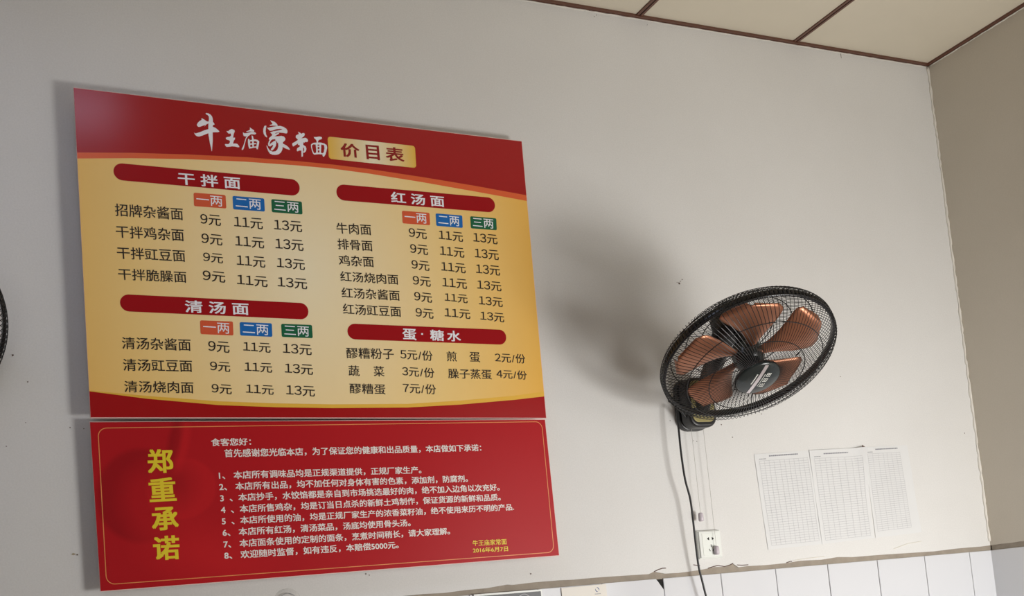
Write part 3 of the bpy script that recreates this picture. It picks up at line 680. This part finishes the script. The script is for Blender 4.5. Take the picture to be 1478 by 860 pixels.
# ------------------------------------------------------------------ wall fans
def fan_frame(n, c, spin=0.0):
    n = Vector(n).normalized(); e1 = Vector((0, 0, 1)).cross(n).normalized(); e2 = n.cross(e1)
    R = Matrix((e1, e2, n)).transposed().to_4x4()
    return Matrix.Translation(c) @ R
def make_fan(name, label, ctr, axis, mount, group, spin=0.0, motor_len=.15):
    "ctr: middle of the guard ring; mount: point on the wall behind the wall bracket"
    F = fan_frame(axis, ctr) @ Matrix.Scale(.975, 4); n = Vector(axis).normalized(); ctr = Vector(ctr)
    t = thing(name, label, 'fan', mount, group)
    mx, _, mz = mount
    NW = 124
    def cage(prof, sweep, r):
        mb = MB()
        for k in range(NW):
            a0 = 2*PI*k/NW; pts = []
            for rr, zz in prof:
                a = a0 + sweep*((rr-.06)/.18)
                pts.append(F @ Vector((rr*math.cos(a), rr*math.sin(a), zz)))
            mb.tube(pts, r, 4, cap=False)
        return mb
    def hoop(mb, rr, zz, r, seg=80, s=5):
        mb.tube([F @ Vector((rr*math.cos(2*PI*k/seg), rr*math.sin(2*PI*k/seg), zz)) for k in range(seg)], r, s, closed=True)
    fp = [(.058,.0735),(.085,.0733),(.115,.071),(.145,.066),(.172,.058),(.197,.047),(.217,.037),(.231,.026),(.2390,.014),(.2405,.000),(.2395,-.007)]
    bp_ = [(.050,-.092),(.090,-.090),(.130,-.082),(.165,-.068),(.195,-.052),(.217,-.040),(.231,-.028),(.2390,-.016),(.2405,.000),(.2395,.006)]
    f = cage(fp, 0.22, .00085); hoop(f, .131, .0672, .0013); hoop(f, .186, .0520, .0013); hoop(f, .2395, .009, .0012)
    o = f.build('front_guard', M['wire'], t); o['kind'] = 'stuff'
    b = cage(bp_, -0.55, .00085); hoop(b, .100, -.091, .0013); hoop(b, .150, -.074, .0013); hoop(b, .200, -.049, .0013); hoop(b, .2400, -.012, .0012)
    o = b.build('back_guard', M['wire'], t); o['kind'] = 'stuff'
    MB().lathe([(.2310,.0085),(.2350,.0095),(.2378,.006),(.2380,-.006),(.2372,-.0115),(.2330,-.0125),(.2305,-.009),(.2300,.004),(.2310,.0085)], 128, F).build('guard_ring', M['ring'], t, True)
    # clip that locks the two guards
    q = math.radians(-128); c = Vector((.243*math.cos(q), .243*math.sin(q), -.014))
    MB().tube([F @ (c+Vector((-.012*math.sin(q)*s, .012*math.cos(q)*s, 0))) for s in (-1, 0, 1)], .007, 8).build('guard_clip', M['black'], t, True)
    cap = MB().lathe([(.0605,.066),(.0615,.072),(.0600,.0765),(.0560,.0790),(.0300,.0812),(.0001,.0820)], 64, F).build('hub_cap', M['cap'], t, True)
    # silver strip and small printed characters on the cap
    def onto(u, v, h=.0006):
        rr = math.hypot(u, v); z = .0790+(.0820-.0790)*(1-min(1, rr/.056)**2)
        return F @ Vector((u, v, z+h))
    ang = STRIP; ca, sa = math.cos(ang), math.sin(ang)
    def rotp(a, b): return (a*ca-b*sa, a*sa+b*ca)
    vs = []; N = 14
    for i in range(N+1):
        a = -.056+.112*i/N; lim = math.sqrt(max(0, .0565**2-a*a))
        for bb in (.0085, -.0020): vs.append(onto(*rotp(a*.985, bb)))
    mesh('silver_strip', vs, [(2*i, 2*i+1, 2*i+3, 2*i+2) for i in range(N)], M['silver'], cap)
    mb = MB()
    def mark(a0, b0, a1, b1):
        for i in range(2):
            aa, ab = a0+(a1-a0)*i/2, a0+(a1-a0)*(i+1)/2
            mb.add([onto(*rotp(aa, b0)), onto(*rotp(ab, b0)), onto(*rotp(ab, b1)), onto(*rotp(aa, b1))], [(0, 1, 2, 3)])
    for (a, kind) in ((-.026, 0), (-.006, 1), (.014, 2)):
        s_ = .0145
        for i in range(3): mark(a, -.0145-.0055*i, a+s_, -.0130-.0055*i)
        mark(a+.001, -.0255, a+.0025, -.0135)
        if kind: mark(a+s_-.0025, -.0255, a+s_-.001, -.0135)
        mark(a+s_/2, -.0255, a+s_/2+.0015, -.0135)
    for i in range(9): mark(-.024+i*.0054, -.0090, -.024+i*.0054+.0038, -.0068)
    for i in range(7): mark(-.017+i*.0056, .0125, -.017+i*.0056+.0042, .0165)
    mb.build('printed_marks', M['silver_ink'], cap)
    # spinner and blades
    MB().lathe([(.0001,.030),(.020,.029),(.034,.024),(.040,.014),(.042,-.020),(.042,-.030),(.0001,-.030)], 40, F).build('spinner', M['cap'], t, True)
    for k in range(5):
        base = math.radians(BL0+72*k+spin); vs = []; fs = []; NU, NV = 16, 14
        for side in (0, 1):
            for j in range(NV+1):
                v = j/NV; rr = .036+(.206-.036)*v
                half = math.radians(16+12*math.sin(min(1, v*1.2)*PI/2)**1.3)
                if v > .82: half *= math.sqrt(max(0.0, 1-((v-.82)/.1805)**2))*.97+.03
                cen = base + math.radians(14*v-9)
                for i in range(NU+1):
                    u = -1+2*i/NU; a = cen+half*u
                    rr2 = rr
                    z = -.004 - u*.005*(.8+.5*v) - .012*(u*u-.4) + (.0007 if side else -.0007)
                    vs.append(F @ Vector((rr2*math.cos(a), rr2*math.sin(a), z)))
        K = (NU+1)*(NV+1)
        for j in range(NV):
            for i in range(NU):
                a = j*(NU+1)+i; fs.append((K+a, K+a+1, K+a+NU+2, K+a+NU+1)); fs.append((a, a+NU+1, a+NU+2, a+1))
        bd = list(range(NU+1)) + [j*(NU+1)+NU for j in range(1, NV+1)] + [NV*(NU+1)+i for i in range(NU-1, -1, -1)] + [j*(NU+1) for j in range(NV-1, 0, -1)]
        for i in range(len(bd)): a, b_ = bd[i], bd[(i+1) % len(bd)]; fs.append((a, b_, K+b_, K+a))
        mesh('blade', vs, fs, M['copper'], t, True)
    # motor, neck, bracket
    MB().lathe([(.0001,-.088),(.048,-.089),(.055,-.094),(.058,-.105),(.059,-.140),(.056,-.154),(.047,-.168),(.030,-.177),(.0001,-.180)], 48, F).build('motor_housing', M['black'], t, True)
    MB().lathe([(.012,-.090),(.012,-.025)], 16, F).build('shaft', M['black'], t, True)
    mc = F @ Vector((0, 0, -.145)); face = Vector((mx, -.075, mz+.055))
    low_ = Vector((mx, -.085, mz+.10))
    pts = [mc, mc.lerp(low_, .35)+Vector((0, .012, -.01)), mc.lerp(low_, .7)+Vector((0, .012, -.012)), low_, Vector((mx, -.060, mz+.05))]
    MB().tube(pts, .02, 14, radii=[.034, .030, .026, .026, .024]).build('neck', M['black'], t, True)
    # bracket: rounded black housing with an olive face and a knob
    wd, hh = .047, .094
    def rr_(w_, b0, b1, rad):
        out = []
        for (sx_, sz_, c_) in ((1, 1, 0), (-1, 1, 1), (-1, -1, 2), (1, -1, 3)):
            ccx = sx_*(w_-rad); ccz = (b1-rad) if sz_ > 0 else (b0+rad)
            for k in range(7):
                a = PI/2*c_+PI/2*k/6; out.append((mx+ccx+rad*math.cos(a), mz+ccz+rad*math.sin(a)))
        return out
    bevel(MB().prism(rr_(wd+.004, 0, .15, .034), -.022, 0).build('wall_plate', M['black'], t), .004)
    bevel(MB().prism(rr_(wd, .002, .148, .030), -.068, -.022).build('bracket', M['black'], t), .007, 3)
    fc = MB().prism(rr_(wd-.009, .016, .138, .020), -.0705, -.067).build('control_face', M['olive'], t); bevel(fc, .0012)
    MB().lathe([(.017, 0), (.017, .006), (.0155, .013), (.0001, .014)], 28, Matrix.Translation((mx, -.0700, mz+.062)) @ Matrix.Rotation(PI/2, 4, 'X')).build('knob', M['black'], t, True)
    # the two pull strings with their little bells
    for (dx, ln) in PULLS:
        a = Vector((mx+dx, -.024, mz+.010)); b_ = a+Vector((0, 0, -ln))
        s_ = MB().tube([a, a.lerp(b_, .5)+Vector((.0006, .0005, 0)), b_], .00065, 5).build('pull_string', M['string'], t)
        MB().lathe([(.0001, .001), (.0055, 0), (.0072, -.003), (.0078, -.012), (.0074, -.0225), (.006, -.0245), (.0001, -.025)], 16, Matrix.Translation(b_)).build('string_bell', M['lilac'], s_, True)
    return t
STRIP = 1.48; BL0 = 34
fan_c = (-1.2085, -0.3804, 1.7140)
mt = at(1012, 618.5, -.05); MX, MZ = mt.x, mt.z
PULLS = [(at(998, 622, -.024).x-MX, at(998, 622, -.024).z-at(1010.9, 746, -.024).z), (at(1015.5, 622, -.024).x-MX, at(1015.5, 622, -.024).z-at(1038, 794, -.024).z)]
fan = make_fan('wall_fan', 'black wall fan with copper blades, tilted down, right of the price board', fan_c, (-.0661, -.4767, -.8766), (MX, 0, MZ), 'wall fans')
# its power cord, hanging loose in front of the wall
cp = [(978,580),(978,591),(980.6,630),(984,661),(989,692.5),(996.3,720.5),(1000.8,755),(1004.3,786.7),(1008.5,818),(1013.7,839),(1019,860),(1030,900),(1040,950)]
dep = [-.045,-.05,-.052,-.052,-.05,-.046,-.042,-.038,-.034,-.032,-.03,-.03,-.03]
def smooth_path(p, k=5):
    out = []
    for i in range(len(p)-1):
        a, b, c, d_ = p[max(i-1, 0)], p[i], p[i+1], p[min(i+2, len(p)-1)]
        for j in range(k):
            t = j/k; out.append(0.5*((2*b)+(c-a)*t+(2*a-5*b+4*c-d_)*t*t+(3*b-a-3*c+d_)*t**3))
    return out+[p[-1]]
pp = [at(a, b, dd) for (a, b), dd in zip(cp, dep)]
pp = [Vector((MX-.030, -.045, MZ+.04)), Vector((MX-.043, -.048, MZ+.03))] + pp[1:]
cord = MB().tube(smooth_path(pp), .0030, 8).build('power_cord', M['black'], fan, True)

# second fan at the left edge of the picture: only the rim of its guard is in view
c2 = CAM + (FX + RX*((-165-PPX)/FPX) - UX*((470-PPY)/FPX)) * 2.35
STRIP = 0.6; BL0 = 20
PULLS = [(-.02, .25), (.02, .33)]
fan2 = make_fan('wall_fan', 'black wall fan cut off by the left edge, only its guard rim showing', c2, (.15, -.80, -.60), (c2.x-.02, 0, c2.z-.10), 'wall fans')

# ------------------------------------------------------------------ things stuck on the tiles along the bottom
def plate_px(TLp, TRp, hgt, y0, y1, m, parent, name):
    a, b = at(*TLp, y0), at(*TRp, y0)
    return MB().prism([(a.x, a.z), (b.x, b.z), (b.x, b.z-hgt), (a.x, a.z-hgt)], y0, y1).build(name, m, parent)
a = at(735, 860, 0)
ds = thing('dark_sign', 'dark grey sign with a pale rim and grey ring, under the red notice board', 'sign', (a.x, .0025, TZ-.26))
plate_px((684,857.8),(781.8,850.4), .24, -.004, .0025, M['white_plastic'], ds, 'sign_board')
plate_px((691,860.2),(780.5,853.0), .22, -.0046, -.0038, M['dark_sign'], ds, 'dark_face')
rc = at(757, 868, -.005)
MB().lathe([(.018, 0), (.021, 0), (.021, .0006), (.018, .0006), (.018, 0)], 40, Matrix.Translation((rc.x, -.0046, rc.z)) @ Matrix.Rotation(PI/2, 4, 'X')).build('printed_ring', M['grey_ink'], ds)
a = at(842, 850, 0)
cd_ = thing('notice_card', 'beige card with a small blue swirl emblem, on the tiles right of the dark sign', 'card', (a.x, .0025, TZ-.24))
plate_px((810.2,848.6),(874.6,842.6), .22, -.001, .0025, M['beige'], cd_, 'card')
ec = at(862.2, 850.8, -.0016); mb = MB()
for st, en, r0 in ((-30, 110, .0062), (150, 290, .0062)):
    N = 10; vs = []
    for i in range(N+1):
        q = math.radians(st+(en-st)*i/N); th = .0022*math.sin(PI*i/N)+.0002
        for rr in (r0-th, r0+.0002): vs.append((ec.x+rr*math.cos(q), -.0013, ec.z+rr*math.sin(q)))
    mb.add(vs, [(2*i, 2*i+1, 2*i+3, 2*i+2) for i in range(N)])
mb.build('swirl_emblem', M['navy'], cd_)
mb = MB()
for i in range(5): mb.box((ec.x-.009+i*.0038, -.0014, ec.z-.0125), (ec.x-.0062+i*.0038, -.0009, ec.z-.0105))
mb.build('printed_line', M['grey_ink'], cd_)
# clear suction hook low on the wall
hc = at(415, 869, 0)
hk = thing('suction_hook', 'clear round suction hook on the white wall below the red notice board', 'hook', (hc.x, 0, hc.z-.03))
R90 = Matrix.Translation((hc.x, 0, hc.z)) @ Matrix.Rotation(PI/2, 4, 'X')
MB().lathe([(.034, 0), (.0335, .0012), (.022, .003), (.018, .008), (.008, .011), (.0001, .0115)], 40, R90).build('suction_cup', M['clear'], hk, True)
MB().tube([(hc.x+.0215*math.cos(q), -.006, hc.z+.0215*math.sin(q)) for q in [2*PI*k/32 for k in range(32)]], .0008, 5, closed=True).build('wire_ring', M['grey_ink'], hk, True)
